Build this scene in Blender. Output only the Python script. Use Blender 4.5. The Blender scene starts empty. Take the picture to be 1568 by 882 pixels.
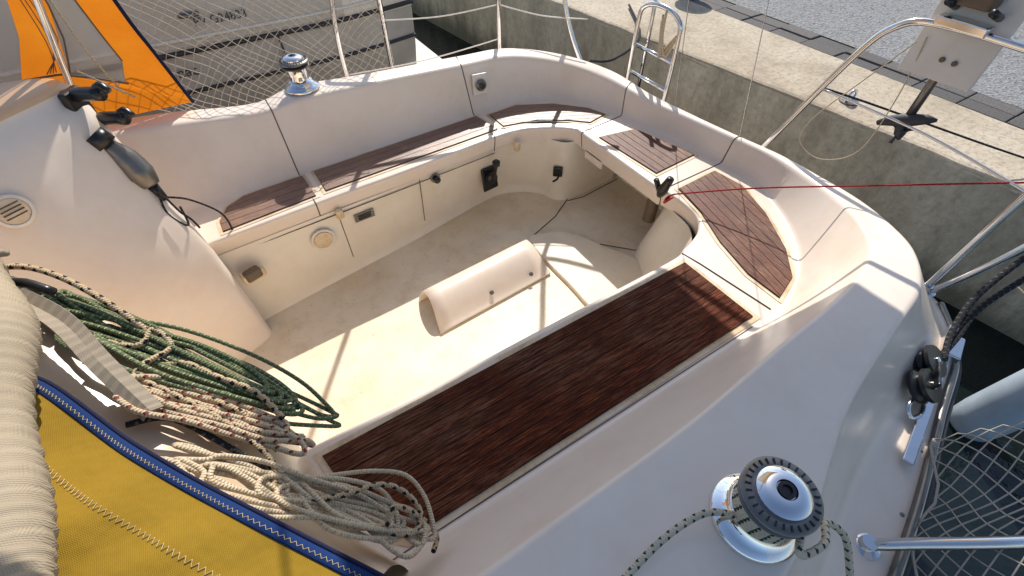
import bpy, bmesh, math, random
from mathutils import Vector, Matrix
random.seed(7)
C=bpy.context.scene.collection
# ------------------------------------------------------------------ materials
class N:
    def __init__(s,name,rough=.5,metal=0,spec=.5):
        s.m=bpy.data.materials.new(name); s.m.use_nodes=True; s.nt=s.m.node_tree
        s.b=s.nt.nodes['Principled BSDF']; s.b.inputs['Roughness'].default_value=rough
        s.b.inputs['Metallic'].default_value=metal; s.b.inputs['Specular IOR Level'].default_value=spec
    def n(s,t,**k):
        x=s.nt.nodes.new(t)
        for a,v in k.items():
            if hasattr(x,a): setattr(x,a,v)
            else: x.inputs[a.replace('_',' ')].default_value=v
        return x
    def l(s,a,b): s.nt.links.new(a,b)
    def coord(s,scale=(1,1,1),kind='Object'):
        t=s.n('ShaderNodeTexCoord'); m=s.n('ShaderNodeMapping'); m.inputs['Scale'].default_value=scale
        s.l(t.outputs[kind],m.inputs[0]); return m.outputs[0]
    def noise(s,vec,scale,detail=4,rough=.6):
        x=s.n('ShaderNodeTexNoise'); x.inputs['Scale'].default_value=scale; x.inputs['Detail'].default_value=min(detail,5); x.inputs['Roughness'].default_value=rough
        s.l(vec,x.inputs['Vector']); return x.outputs['Fac']
    def ramp(s,fac,stops):
        r=s.n('ShaderNodeValToRGB'); e=r.color_ramp.elements
        while len(e)<len(stops): e.new(.5)
        for i,(p,c) in enumerate(stops):
            e[i].position=p; e[i].color=(*c,1) if len(c)==3 else c
        s.l(fac,r.inputs[0]); return r.outputs[0]
    def mix(s,f,a,b,mode='MIX'):
        x=s.n('ShaderNodeMix',data_type='RGBA',blend_type=mode)
        for sock,v in ((x.inputs[0],f),(x.inputs[6],a),(x.inputs[7],b)):
            if isinstance(v,(int,float)): sock.default_value=v
            elif isinstance(v,tuple): sock.default_value=(*v,1)
            else: s.l(v,sock)
        return x.outputs[2]
    def math(s,op,a,b=0):
        x=s.n('ShaderNodeMath',operation=op)
        for i,v in enumerate((a,b)):
            if isinstance(v,(int,float)): x.inputs[i].default_value=v
            else: s.l(v,x.inputs[i])
        return x.outputs[0]
    def col(s,c):
        if isinstance(c,tuple): s.b.inputs['Base Color'].default_value=(*c,1)
        else: s.l(c,s.b.inputs['Base Color'])
    def bump(s,h,dist=.002,strength=.5):
        x=s.n('ShaderNodeBump'); x.inputs['Distance'].default_value=dist; x.inputs['Strength'].default_value=strength
        s.l(h,x.inputs['Height']); s.l(x.outputs[0],s.b.inputs['Normal'])
    def mixshader(s,other,fac):
        mx=s.n('ShaderNodeMixShader'); mx.inputs[0].default_value=fac
        o=[x for x in s.nt.nodes if x.type=='OUTPUT_MATERIAL'][0]; s.l(s.b.outputs[0],mx.inputs[1]); s.l(other,mx.inputs[2]); s.l(mx.outputs[0],o.inputs[0])

def gelcoat(name,base,dirt,amount=.5,rough=.24):
    g=N(name,rough); v=g.coord()
    big=g.noise(v,2.2,5,.7); f=g.ramp(big,[(.42,(0,0,0)),(.8,(1,1,1))])
    mid=g.noise(v,13,3,.6); f2=g.ramp(mid,[(.55,(0,0,0)),(.8,(1,1,1))])
    mul=g.math('MULTIPLY',f,amount); c=g.mix(mul,base,dirt)
    c=g.mix(g.math('MULTIPLY',f2,amount*.3),c,dirt)
    g.col(c)
    return g.m
def plain(name,c,rough=.5,metal=0,var=.25,scale=12,bump=0):
    g=N(name,rough,metal); v=g.coord(); f=g.noise(v,scale,3)
    g.col(g.mix(f,tuple(x*(1-var) for x in c),tuple(min(1,x*(1+var)) for x in c)))
    if bump: g.bump(g.noise(v,scale*8,3),bump,.4)
    return g.m
M={}
M['gel']=gelcoat('gelcoat',(.84,.725,.615),(.56,.38,.24),.34)
M['gelin']=gelcoat('gelcoat_locker',(.83,.75,.62),(.52,.36,.20),.36)
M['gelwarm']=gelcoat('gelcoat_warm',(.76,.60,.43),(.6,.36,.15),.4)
M['gelglow']=gelcoat('gelcoat_cap_hood_glow',(.74,.47,.26),(.6,.30,.12),.4)  # orange light from the spray hood, painted into the cap colour
def floormat(name,amt):
    g=N(name,.5); v=g.coord()
    a=g.ramp(g.noise(v,1.6,5,.66),[(.34,(0,0,0)),(.68,(1,1,1))]); b=g.ramp(g.noise(v,8,5,.74),[(.50,(0,0,0)),(.70,(1,1,1))])
    sp=g.ramp(g.noise(v,60,3,.7),[(.62,(0,0,0)),(.70,(1,1,1))])
    c=g.mix(g.math('MULTIPLY',a,.62*amt),(.83,.75,.60),(.60,.43,.22)); c=g.mix(g.math('MULTIPLY',b,.30*amt),c,(.42,.28,.14)); c=g.mix(g.math('MULTIPLY',sp,.45*amt),c,(.22,.15,.09))
    g.col(c); vo=g.n('ShaderNodeTexVoronoi',Scale=230.0); g.l(v,vo.inputs['Vector']); g.bump(vo.outputs[0],.0010,.5); return g.m
M['floor']=floormat('nonskid_floor',1.0); M['hatch']=floormat('nonskid_hatch',.5)
g=N('stained_rim',.5); v=g.coord(); a=g.ramp(g.noise(v,7,5,.75),[(.3,(.80,.70,.56)),(.52,(.70,.54,.35)),(.74,(.42,.27,.12))]); g.col(a); M['rim']=g.m
def teak(name,scale,light=1.0,grey=.0,rough=.5,spec=.3,base=0):
    g=N(name,rough,0,spec); v=g.coord(scale)
    a=g.noise(v,9,5,.78); b=g.noise(g.coord((1,1,1)),3.6,4,.65)
    oi=g.n('ShaderNodeNewGeometry')
    c=g.ramp(a,[(.30,(.012*light,.0030*light,.0015*light)),(.47,(.060*light,.013*light,.005*light)),(.60,(.16*light,.042*light,.014*light)),(.76,(.34*light,.14*light,.055*light))])
    c=g.mix(g.math('MULTIPLY',oi.outputs['Random Per Island'],.45),c,(.030*light,.007*light,.003*light))
    if base: c=g.mix(base,c,(.30,.22,.17))
    wear=g.math('MULTIPLY',g.ramp(b,[(.42,(0,0,0)),(.70,(1,1,1))]),g.ramp(a,[(.4,(0,0,0)),(.6,(1,1,1))]))
    c=g.mix(g.math('MULTIPLY',wear,grey),c,(.38,.24,.15))
    g.col(c); g.bump(a,.0015,.6); return g.m
M['teakx']=teak('teak_dark',(1.6,26,26),1.15,.30,.62,.10)
M['teakf']=teak('teak_worn_glare_side',(1.6,24,24),1.6,.8,.38,.9,.28)  # wear, plus sun glare put into the paler grey base
M['teaky']=teak('teak_weathered_aft',(24,1.8,24),1.4,.6,.52,.4,.05)
M['caulk']=plain('caulk',(.012,.01,.009),.6)
M['seam']=plain('seam_shadow_gap',(.10,.078,.06),.7)
M['steel']=plain('stainless_steel',(.68,.68,.69),.13,1,.08,30)
M['chrome']=plain('chrome',(.86,.86,.87),.05,1,.04,30)
M['alu']=plain('grey_anodised',(.20,.19,.175),.35,.8,.2,40)
M['black']=plain('black_plastic',(.012,.012,.013),.32)
M['white']=plain('white_plastic',(.74,.69,.62),.4)
M['board']=gelcoat('white_board',(.72,.66,.60),(.45,.36,.28),.4)
M['bronze']=plain('dull_brown',(.13,.09,.06),.5)
def cloth(name,c,c2,scale=900,rough=.85,transl=0,bigbump=0):
    g=N(name,rough,0,.2); v=g.coord(); 
    f=g.noise(v,5,5); col=g.mix(f,c,c2); g.col(col)
    w=g.n('ShaderNodeTexWave',Scale=scale/6.28); g.l(v,w.inputs[0]); w2=g.n('ShaderNodeTexWave',Scale=scale/6.28,bands_direction='Y'); g.l(v,w2.inputs[0])
    h=g.math('ADD',w.outputs[0],w2.outputs[0])
    if bigbump: h=g.math('ADD',h,g.math('MULTIPLY',g.noise(v,9,3),bigbump))
    g.bump(h,.0005,.6)
    if transl:
        t=g.n('ShaderNodeBsdfTranslucent'); g.l(col,t.inputs[0]); g.mixshader(t.outputs[0],transl)
    return g.m
M['yellow']=cloth('yellow_canvas',(.25,.145,.012),(.34,.205,.018),bigbump=45)
M['blue']=cloth('blue_trim',(.008,.026,.10),(.012,.04,.15))
M['navy']=cloth('navy_piping',(.01,.013,.04),(.02,.02,.06))
M['orange']=cloth('orange_canvas',(.62,.15,.008),(.85,.30,.02),transl=.5,bigbump=60)
M['cream']=cloth('cream_webbing',(.33,.26,.18),(.47,.39,.28),bigbump=20)
M['strap']=cloth('grey_beige_strap',(.28,.23,.17),(.40,.33,.25),bigbump=10)
M['added_shade']=cloth('added_shade_canvas',(.70,.58,.42),(.75,.63,.47),transl=.28)  # cloth of the added overhead shade
M['thread']=plain('thread',(.55,.42,.2),.8)
g=N('clear_vinyl',.15); g.b.inputs['Base Color'].default_value=(.7,.66,.58,1); t=g.n('ShaderNodeBsdfTransparent'); g.mixshader(t.outputs[0],.60); M['vinyl']=g.m
def rope(name,c,fl,pitch=.02,amt=.3):
    g=N(name,.8,0,.2); t=g.n('ShaderNodeTexCoord'); s=g.n('ShaderNodeSeparateXYZ'); g.l(t.outputs['UV'],s.inputs[0])
    u=g.math('DIVIDE',s.outputs[0],pitch); a=g.math('FRACT',g.math('ADD',u,s.outputs[1])); b=g.math('FRACT',g.math('SUBTRACT',u,g.math('MULTIPLY',s.outputs[1],2)))
    f=g.math('MULTIPLY',g.math('LESS_THAN',a,amt),g.math('LESS_THAN',b,.55))
    v=g.coord(); base=g.mix(g.noise(v,30,3),tuple(x*.65 for x in c),c)
    g.col(g.mix(f,base,fl))
    u2=g.math('MULTIPLY',s.outputs[0],6.283/.006); h=g.math('ADD',g.math('SINE',g.math('ADD',u2,g.math('MULTIPLY',s.outputs[1],12.566))),g.math('SINE',g.math('SUBTRACT',u2,g.math('MULTIPLY',s.outputs[1],12.566))))
    g.bump(h,.0008,.7); return g.m
M['rgreen']=rope('rope_green',(.17,.205,.10),(.36,.37,.23),.014,.28)
M['rfleck']=rope('rope_black_fleck',(.62,.46,.28),(.02,.02,.03),.028,.40)
M['rred']=rope('rope_red_blue_fleck',(.68,.53,.35),(.22,.05,.04),.03,.26)
M['rwhite']=rope('rope_offwhite',(.78,.63,.43),(.50,.38,.24),.014,.26)
M['rwg']=rope('rope_white_green',(.72,.63,.48),(.03,.06,.04),.02,.32)
M['rblack']=rope('rope_black',(.03,.03,.033),(.1,.1,.1),.02,.3)
M['red']=rope('line_red',(.45,.02,.025),(.6,.1,.1),.02,.2)
M['net']=plain('net_cord',(.42,.38,.32),.8)
g=N('quay_concrete_top',.85); v=g.coord(); a=g.noise(v,1.1,5,.75); b=g.noise(v,38,5,.8)
c=g.ramp(a,[(.3,(.28,.22,.15)),(.48,(.48,.40,.29)),(.65,(.60,.52,.40))]); c=g.mix(g.math('MULTIPLY',g.ramp(b,[(.48,(0,0,0)),(.62,(1,1,1))]),.6),c,(.22,.17,.12))
g.col(c); g.bump(b,.006,.7); M['conctop']=g.m
g=N('quay_concrete_wall',.85); v=g.coord(); a=g.noise(g.coord((1.6,1.6,.6)),2.2,5,.75); b=g.noise(v,22,5,.78)
c=g.ramp(a,[(.3,(.27,.25,.19)),(.52,(.46,.43,.34)),(.7,(.60,.56,.45))]); c=g.mix(g.math('MULTIPLY',g.ramp(b,[(.45,(0,0,0)),(.66,(1,1,1))]),.5),c,(.22,.20,.15))
s=g.n('ShaderNodeSeparateXYZ'); g.l(v,s.inputs[0]); wet=g.ramp(g.math('ADD',s.outputs[2],g.math('MULTIPLY',a,.35)),[(.02,(1,1,1)),(.22,(0,0,0))]); c=g.mix(g.math('MULTIPLY',wet,.75),c,(.06,.065,.04))
g.col(c); g.bump(b,.008,.7); M['concwall']=g.m
g=N('gravel_asphalt',.9); v=g.coord(); vo=g.n('ShaderNodeTexVoronoi',Scale=70.0); g.l(v,vo.inputs['Vector']); a=g.noise(v,110,3,.7)
c=g.mix(.9,g.mix(a,(.09,.09,.09),(.25,.25,.245)),vo.outputs['Color'],'OVERLAY'); hs=g.n('ShaderNodeHueSaturation'); hs.inputs['Saturation'].default_value=.08; g.l(c,hs.inputs['Color'])
c=g.mix(g.math('MULTIPLY',g.noise(v,1.2,4),.45),hs.outputs[0],(.15,.15,.147)); g.col(c); g.bump(vo.outputs[0],.008,.8); M['asphalt']=g.m
g=N('weathered_sleeper',.8); a=g.noise(g.coord((3,12,3)),12,5,.7); oi=g.n('ShaderNodeNewGeometry'); c=g.ramp(a,[(.3,(.05,.045,.042)),(.6,(.14,.125,.115)),(.8,(.24,.21,.19))]); c=g.mix(g.math('MULTIPLY',oi.outputs['Random Per Island'],.6),c,(.05,.047,.045)); g.col(c); g.bump(a,.004,.7); M['sleeper']=g.m
g=N('harbour_water',.05,0,.5); g.col((.006,.010,.010)); v=g.coord(); g.bump(g.noise(v,5,4),.03,.5); M['water']=g.m
M['hullgrey']=gelcoat('neighbour_hull_grey',(.47,.455,.42),(.22,.21,.17),.6,.3)
M['hulllight']=gelcoat('neighbour_deck',(.66,.64,.58),(.35,.33,.28),.4,.4)
M['dark']=plain('dark_rubber',(.03,.03,.035),.6)
M['fender']=plain('fender_vinyl',(.42,.50,.58),.4)
# ------------------------------------------------------------------ helpers
def empty(name):
    o=bpy.data.objects.new(name,None); C.objects.link(o); return o
def mk(name,V,F,mat,par=None,smooth=True,uvs=None,recalc=True,mats=None,midx=None):
    me=bpy.data.meshes.new(name); me.from_pydata([tuple(v) for v in V],[],F); 
    for mm in (mats or [mat]): me.materials.append(mm if not isinstance(mm,str) else M[mm])
    if midx: me.polygons.foreach_set('material_index',midx)
    if uvs:
        l=me.uv_layers.new(name='UVMap')
        for p in me.polygons:
            for li in p.loop_indices: l.data[li].uv=uvs[p.index][li-p.loop_start]
    if recalc:
        bm=bmesh.new(); bm.from_mesh(me); bmesh.ops.recalc_face_normals(bm,faces=bm.faces); bm.to_mesh(me); bm.free()
    if smooth: me.polygons.foreach_set('use_smooth',[True]*len(me.polygons))
    o=bpy.data.objects.new(name,me); C.objects.link(o)
    if par: o.parent=par
    return o
def cr(P,n=6,closed=False):
    P=[Vector(p) for p in P]; out=[]; L=len(P)
    rng=range(L) if closed else range(L-1)
    for i in rng:
        g=(lambda k:P[k%L]) if closed else (lambda k:P[min(max(k,0),L-1)])
        a,b,c,d=g(i-1),g(i),g(i+1),g(i+2)
        for k in range(n):
            t=k/n; out.append(.5*((2*b)+(c-a)*t+(2*a-5*b+4*c-d)*t*t+(3*b-a-3*c+d)*t**3))
    if not closed: out.append(P[-1].copy())
    return out
class TB:
    def __init__(s): s.V=[];s.F=[];s.U=[]
    def tube(s,P,r,sides=8,cap=True,sm=0):
        if sm: P=cr(P,sm)
        P=[Vector(p) for p in P]; n=len(P); b=len(s.V); L=0; Ls=[]
        up=None
        for i in range(n):
            t=(P[min(i+1,n-1)]-P[max(i-1,0)]); 
            if t.length<1e-9: t=Vector((0,0,1))
            t.normalize()
            if up is None: up=t.orthogonal().normalized()
            else:
                up=up-t*up.dot(t)
                if up.length<1e-6: up=t.orthogonal()
                up.normalize()
            w=t.cross(up)
            if isinstance(r,(list,tuple)):
                q=i/(n-1)*(len(r)-1); q0=min(int(q),len(r)-2); rr=r[q0]+(r[q0+1]-r[q0])*(q-q0)
            else: rr=r
            if i: L+=(P[i]-P[i-1]).length
            Ls.append(L)
            for k in range(sides):
                an=2*math.pi*k/sides; s.V.append(P[i]+(up*math.cos(an)+w*math.sin(an))*rr)
        for i in range(n-1):
            for k in range(sides):
                k2=(k+1)%sides; s.F.append((b+i*sides+k,b+i*sides+k2,b+(i+1)*sides+k2,b+(i+1)*sides+k))
                s.U.append(((Ls[i],k/sides),(Ls[i],(k+1)/sides),(Ls[i+1],(k+1)/sides),(Ls[i+1],k/sides)))
        if cap:
            s.F.append(tuple(range(b,b+sides))[::-1]); s.U.append([(0,0)]*sides)
            s.F.append(tuple(range(b+(n-1)*sides,b+n*sides))); s.U.append([(0,0)]*sides)
    def done(s,name,mat,par=None): return mk(name,s.V,s.F,mat,par,uvs=s.U,recalc=False)
def tube(name,P,r,mat,par=None,sides=10,sm=0):
    t=TB(); t.tube(P,r,sides,True,sm); return t.done(name,mat,par)
def round_profile(P,R,k=4):
    out=[P[0]]
    for i in range(1,len(P)-1):
        a,b,c=P[i-1],P[i],P[i+1]; r=R[i]
        la,lc=(a-b).length,(c-b).length; ra=min(r,la*.48); rc=min(r,lc*.48)
        p0=b+(a-b)*(ra/la if la>1e-6 else 0); p2=b+(c-b)*(rc/lc if lc>1e-6 else 0)
        for j in range(k+1):
            t=j/k; out.append(p0*(1-t)**2+b*2*t*(1-t)+p2*t*t)
    out.append(P[-1]); return out
def grid(name,rows,mat,par=None,**k):
    V=[v for r in rows for v in r]; w=len(rows[0]); F=[]
    for i in range(len(rows)-1):
        for j in range(w-1): F.append((i*w+j,i*w+j+1,(i+1)*w+j+1,(i+1)*w+j))
    return mk(name,V,F,mat,par,**k)
def prism(name,poly,z0,z1,mat,par=None,bev=0,smooth=False):
    n=len(poly); V=[(x,y,z0) for x,y in poly]+[(x,y,z1) for x,y in poly]
    F=[tuple(range(n))[::-1],tuple(range(n,2*n))]+[(i,(i+1)%n,n+(i+1)%n,n+i) for i in range(n)]
    o=mk(name,V,F,mat,par,smooth=smooth)
    if bev: b=o.modifiers.new('b','BEVEL'); b.width=bev; b.segments=3; b.limit_method='ANGLE'
    return o
def box(name,c,d,mat,par=None,rot=(0,0,0),bev=.004):
    x,y,z=[q/2 for q in d]; V=[(a*x,b*y,e*z) for a in(-1,1) for b in(-1,1) for e in(-1,1)]
    F=[(0,1,3,2),(4,6,7,5),(0,4,5,1),(2,3,7,6),(0,2,6,4),(1,5,7,3)]
    o=mk(name,V,F,mat,par,smooth=False); o.location=c; o.rotation_euler=rot
    if bev: b=o.modifiers.new('b','BEVEL'); b.width=bev; b.segments=3
    return o
def lathe(name,prof,c,mat,par=None,seg=40,axis=(0,0,1),sharp=True):
    q=Vector((0,0,1)).rotation_difference(Vector(axis)); V=[];F=[]
    for r,z in prof:
        for k in range(seg):
            a=2*math.pi*k/seg; V.append(Vector(c)+q@Vector((r*math.cos(a),r*math.sin(a),z)))
    for i in range(len(prof)-1):
        for k in range(seg): F.append((i*seg+k,i*seg+(k+1)%seg,(i+1)*seg+(k+1)%seg,(i+1)*seg+k))
    F.append(tuple(range(seg))[::-1]); F.append(tuple(range((len(prof)-1)*seg,len(prof)*seg)))
    o=mk(name,V,F,mat,par)
    if sharp:
        m=o.modifiers.new('e','EDGE_SPLIT'); m.split_angle=math.radians(38)
    return o
def clip(poly,nx,ny,d):
    out=[]
    for i in range(len(poly)):
        a=poly[i];b=poly[(i+1)%len(poly)]; fa=nx*a[0]+ny*a[1]-d; fb=nx*b[0]+ny*b[1]-d
        if fa<=0: out.append(a)
        if fa*fb<0:
            t=fa/(fa-fb); out.append((a[0]+(b[0]-a[0])*t,a[1]+(b[1]-a[1])*t))
    return out
def smoothpoly(P,n=4): return [(v.x,v.y) for v in cr([(x,y,0) for x,y in P],n,True)]
def scalepoly(P,off):
    n=len(P); A=sum(P[i][0]*P[(i+1)%n][1]-P[(i+1)%n][0]*P[i][1] for i in range(n)); sg=1 if A>0 else -1; out=[]
    for i in range(n):
        a,b,c=Vector(P[i-1]),Vector(P[i]),Vector(P[(i+1)%n])
        d1=(b-a);d2=(c-b)
        if d1.length<1e-7 or d2.length<1e-7: out.append(P[i]); continue
        d1.normalize();d2.normalize(); n1=Vector((d1.y,-d1.x))*sg;n2=Vector((d2.y,-d2.x))*sg; m=n1+n2
        if m.length<.2: m=n1
        m=m.normalized()*off/max(.5,(m.normalized().dot(n1))); out.append((b.x+m.x,b.y+m.y))
    return out
def planks(name,poly,z,dirn,w,mat,par,bev=.0012,rim=.016):
    prism(name+'_rim',scalepoly(poly,rim),z-.01,z+.0025,'rim',par)
    prism(name+'_caulk',scalepoly(poly,.001),z-.01,z+.006,'caulk',par)
    nx,ny=(-dirn[1],dirn[0]); ds=[nx*x+ny*y for x,y in poly]; a=min(ds); k=max(1,round((max(ds)-a)/w)); w=(max(ds)-a)/k
    V=[];F=[]
    for i in range(k):
        p=clip(poly,nx,ny,a+(i+1)*w-.0010); p=clip(p,-nx,-ny,-(a+i*w+.0010))
        if len(p)<3: continue
        b=len(V);n=len(p); V+=[(x,y,z) for x,y in p]+[(x,y,z+.0085) for x,y in p]
        F+= [tuple(range(b,b+n))[::-1],tuple(range(b+n,b+2*n))]+[(b+j,b+(j+1)%n,b+n+(j+1)%n,b+n+j) for j in range(n)]
    o=mk(name,V,F,mat,par,smooth=False); m=o.modifiers.new('b','BEVEL'); m.width=bev; m.segments=2; m.limit_method='ANGLE'
    return o
# ------------------------------------------------------------------ sailboat
boat=empty('sailboat')
Z=.45
S=[
((-.60,1.84),(-.60,2.14),(-.60,2.26,.80),(-.60,2.40,.80),(-.60,2.52,.54),(-.60,2.80,.50)),
((-.25,1.86),(-.25,2.13),(-.25,2.27,.77),(-.25,2.40,.77),(-.25,2.52,.54),(-.25,2.79,.50)),
((.10,1.88),(.10,2.16),(.10,2.25,.735),(.10,2.36,.735),(.10,2.50,.54),(.10,2.77,.50)),
((.30,1.89),(.30,2.17),(.30,2.25,.745),(.30,2.40,.75),(.30,2.50,.54),(.30,2.75,.50)),
((.60,1.90),(.60,2.18),(.60,2.25,.735),(.60,2.36,.745),(.62,2.48,.54),(.62,2.72,.50)),
((1.12,1.93),(1.14,2.20),(1.12,2.26,.70),(1.14,2.36,.715),(1.16,2.46,.53),(1.2,2.66,.50)),
((1.28,1.915),(1.42,2.19),(1.41,2.25,.685),(1.45,2.34,.70),(1.5,2.42,.53),(1.58,2.60,.50)),
((1.41,1.86),(1.66,2.08),(1.66,2.12,.645),(1.72,2.19,.66),(1.78,2.24,.52),(1.86,2.40,.48)),
((1.52,1.77),(1.80,1.86),(1.82,1.90,.60),(1.89,1.94,.62),(1.95,1.97,.50),(2.01,2.04,.46)),
((1.53,1.66),(1.85,1.63),(1.87,1.64,.58),(1.93,1.66,.59),(1.99,1.66,.48),(2.06,1.67,.44)),
((1.53,1.42),(1.90,1.40),(1.92,1.40,.575),(1.97,1.40,.58),(2.03,1.40,.47),(2.09,1.40,.43)),
((1.53,1.17),(1.93,1.19),(1.955,1.19,.575),(1.995,1.19,.58),(2.05,1.18,.47),(2.11,1.17,.43)),
((1.545,1.04),(1.95,.96),(1.975,.94,.585),(2.02,.92,.59),(2.06,.91,.47),(2.11,.89,.43)),
((1.53,.92),(1.89,.79),(1.94,.745,.60),(1.995,.715,.605),(2.04,.69,.48),(2.08,.66,.43)),
((1.47,.85),(1.80,.64),(1.865,.575,.63),(1.935,.525,.635),(1.99,.48,.49),(2.03,.44,.44)),
((1.39,.815),(1.69,.52),(1.755,.44,.665),(1.83,.365,.67),(1.90,.28,.50),(1.95,.23,.45)),
((1.33,.80),(1.56,.435),(1.61,.335,.71),(1.69,.235,.715),(1.79,.12,.51),(1.86,.06,.47)),
((1.29,.785),(1.42,.385),(1.44,.27,.755),(1.49,.135,.755),(1.60,-.01,.52),(1.68,-.07,.48)),
((1.20,.78),(1.24,.37),(1.26,.235,.76),(1.28,.09,.765),(1.36,-.03,.53),(1.42,-.15,.49)),
((.95,.78),(.95,.37),(.95,.215,.76),(.95,.02,.76),(1.0,-.09,.53),(1.02,-.27,.50)),
((.60,.78),(.60,.37),(.60,.19,.76),(.58,-.11,.76),(.60,-.20,.54),(.60,-.37,.50)),
((.20,.78),(.20,.37),(.20,.185,.765),(.20,-.15,.765),(.20,-.25,.55),(.20,-.43,.51)),
((-.25,.79),(-.25,.37),(-.25,.18,.78),(-.25,-.17,.78),(-.25,-.27,.56),(-.25,-.48,.52)),
((-.9,.80),(-.9,.37),(-.9,.18,.80),(-.9,-.18,.80),(-.9,-.29,.57),(-.9,-.52,.53)),
]
cen=Vector((.7,1.34,0))
def prof(s,i):
    f,b,ti,to,lo,e=s
    F=Vector((f[0],f[1],Z)); B=Vector((b[0],b[1],Z))
    back=(B-F).normalized()
    P=[F+back*.016+Vector((0,0,-.09)),F,B,Vector(ti),Vector(to),Vector(lo),Vector(e),Vector((e[0]*.97+cen.x*.03,e[1]*.97+cen.y*.03,-.9))]
    near=i>=15
    return round_profile(P,[0,.018,.018,.012 if near else .02,.014 if near else .025,.06,.015,0],4)
profs=[prof(s,i) for i,s in enumerate(S)]
NS=8
cols=[cr([p[k] for p in profs],NS) for k in range(len(profs[0]))]
rows=[[c[i] for c in cols] for i in range(len(cols[0]))]
grid('coaming_and_seats',rows,'gel',boat)
def surf_line(i,name,k0=0,k1=None,r=.0028):
    i=int(i*NS); tube(name,[v+Vector((0,0,.0005)) for v in rows[i][k0:k1 or 21]],r,'seam',boat,6)
for j,i in enumerate([2.35,5.1,8.55,11.25]): surf_line(i,'moulding_seam_%d'%j)
tube('moulding_seam_near',[(1.30,.785,.4),(1.305,.78,.45),(1.32,.70,.4515),(1.36,.402,.4515)],.0028,'seam',boat,6)
tube('drain_groove_near',[(-.12,.386,.4515),(.6,.386,.4515),(1.24,.386,.4515)],.0016,'bronze',boat,6)
def riser(name,tops,bots,n=6):
    t=cr([(x,y,.372) for x,y in tops],n); m=cr([(x,y,.06) for x,y in bots],n)
    c0=Vector((.7,1.34,0)); bt=cr([(x,y,-.002) for x,y in bots],n); R=[]
    for a,b_,c in zip(t,m,bt):
        inn=(c0-c); inn.z=0; inn.normalize(); inn*=.025
        R.append([a,a.lerp(b_,.5),b_,b_.lerp(c,.6)+inn*.25,c+inn])
    return grid(name,R,'gelin',boat)
riser('locker_front_far',[(-.6,1.85),(-.25,1.87),(.1,1.89),(.6,1.912),(1.12,1.942),(1.29,1.925),(1.42,1.872),(1.53,1.775),(1.90,1.80)],
 [(-.6,1.74),(-.25,1.80),(.1,1.86),(.6,1.94),(1.12,2.03),(1.31,1.99),(1.42,1.90),(1.515,1.765),(1.90,1.78)])
riser('locker_front_near',[(1.9,1.13),(1.62,1.13),(1.56,1.06),(1.535,.94),(1.475,.86),(1.39,.82),(1.2,.77),(.6,.77),(-.3,.77)],
 [(1.9,1.17),(1.64,1.20),(1.54,1.17),(1.46,1.04),(1.40,.93),(1.34,.86),(1.2,.81),(.6,.80),(-.3,.80)])
box('bench_back_wall',(1.93,1.46,.2),(.03,.75,.42),'gelin',boat)
prism('bench_underside',[(1.55,1.76),(1.9,1.8),(1.92,1.12),(1.55,1.14)],.35,.365,'gelin',boat)
box('bench_bracket',(1.56,1.63,.37),(.02,.14,.13),'gel',boat,bev=.006)
grid('cockpit_floor',[[Vector((-1+3*i/12,.70+1.45*j/8,0)) for j in range(9)] for i in range(13)],'floor',boat,smooth=False)
tube('floor_joint',[(1.52,1.76,.001),(1.35,1.66,.001),(1.13,1.585,.001)],.003,'seam',boat,6)
tube('floor_joint_aft',[(1.9,1.75,.001),(1.6,1.72,.001),(1.5,1.74,.001)],.003,'seam',boat,6)
tube('floor_joint_side',[(1.42,1.34,.001),(1.56,1.19,.001)],.003,'seam',boat,6)
hp=smoothpoly([(1.10,1.555),(1.20,1.565),(1.33,1.49),(1.42,1.30),(1.50,1.12),(1.44,.92),(1.12,.92),(1.09,1.2)],5)
prism('steering_hatch',hp,-.01,.020,'hatch',boat,bev=.008,smooth=False)
pr=[(1.505,0),(1.497,.05),(1.47,.088),(1.43,.10),(1.39,.095),(1.34,.062),(1.295,.018),(1.27,0.002)]
R=[]
for i in range(9):
    x=.41+.65*i/8; R.append([Vector((x+ .02*(p[1]/.09)*(1 if i==0 else -1 if i==8 else 0),p[0]+.04*(i/8)-.01,p[1]+.004)) for p in [(q.x,q.y) for q in cr([(a,b,0) for a,b in pr],3)]])
fb=grid('foot_brace',R,'gel',boat); m=fb.modifiers.new('s','SOLIDIFY'); m.thickness=.012; m.offset=0
for i,x in enumerate((.50,.72,.95)): lathe('brace_screw_%d'%i,[(.011,0),(.011,.004),(.005,.006)],(x,1.318,.048),'alu',boat,14,(0,-.6,1))
planks('seat_teak_near',[(-.17,.735),(1.27,.735),(1.275,.415),(.0,.407),(-.05,.41),(-.085,.44),(-.12,.53),(-.15,.63)],Z,(1,0),.042,'teakx',boat,rim=.020)
planks('seat_teak_far',[(.225,1.945),(.225,2.125),(1.14,2.165),(1.165,1.985)],Z,(1,.04),.046,'teakf',boat)
planks('seat_teak_far_forward',[(-.225,1.90),(-.225,1.98),(-.18,2.06),(-.10,2.105),(.165,2.12),(.175,1.935)],Z,(1,.04),.046,'teakf',boat)
planks('seat_teak_corner',[(1.21,1.995),(1.21,2.14),(1.39,2.15),(1.58,2.05),(1.72,1.90),(1.755,1.80),(1.63,1.775),(1.54,1.86),(1.40,1.95)],Z,(1,-.5),.046,'teakf',boat)
planks('seat_teak_aft',[(1.575,1.63),(1.79,1.59),(1.87,1.25),(1.60,1.235)],Z,(0,1),.042,'teaky',boat)
planks('seat_teak_quarter',[(1.60,1.09),(1.85,1.10),(1.865,.95),(1.79,.76),(1.67,.57),(1.56,.46),(1.43,.42),(1.43,.56),(1.48,.74),(1.56,.92)],Z,(.25,1),.042,'teaky',boat)
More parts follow.
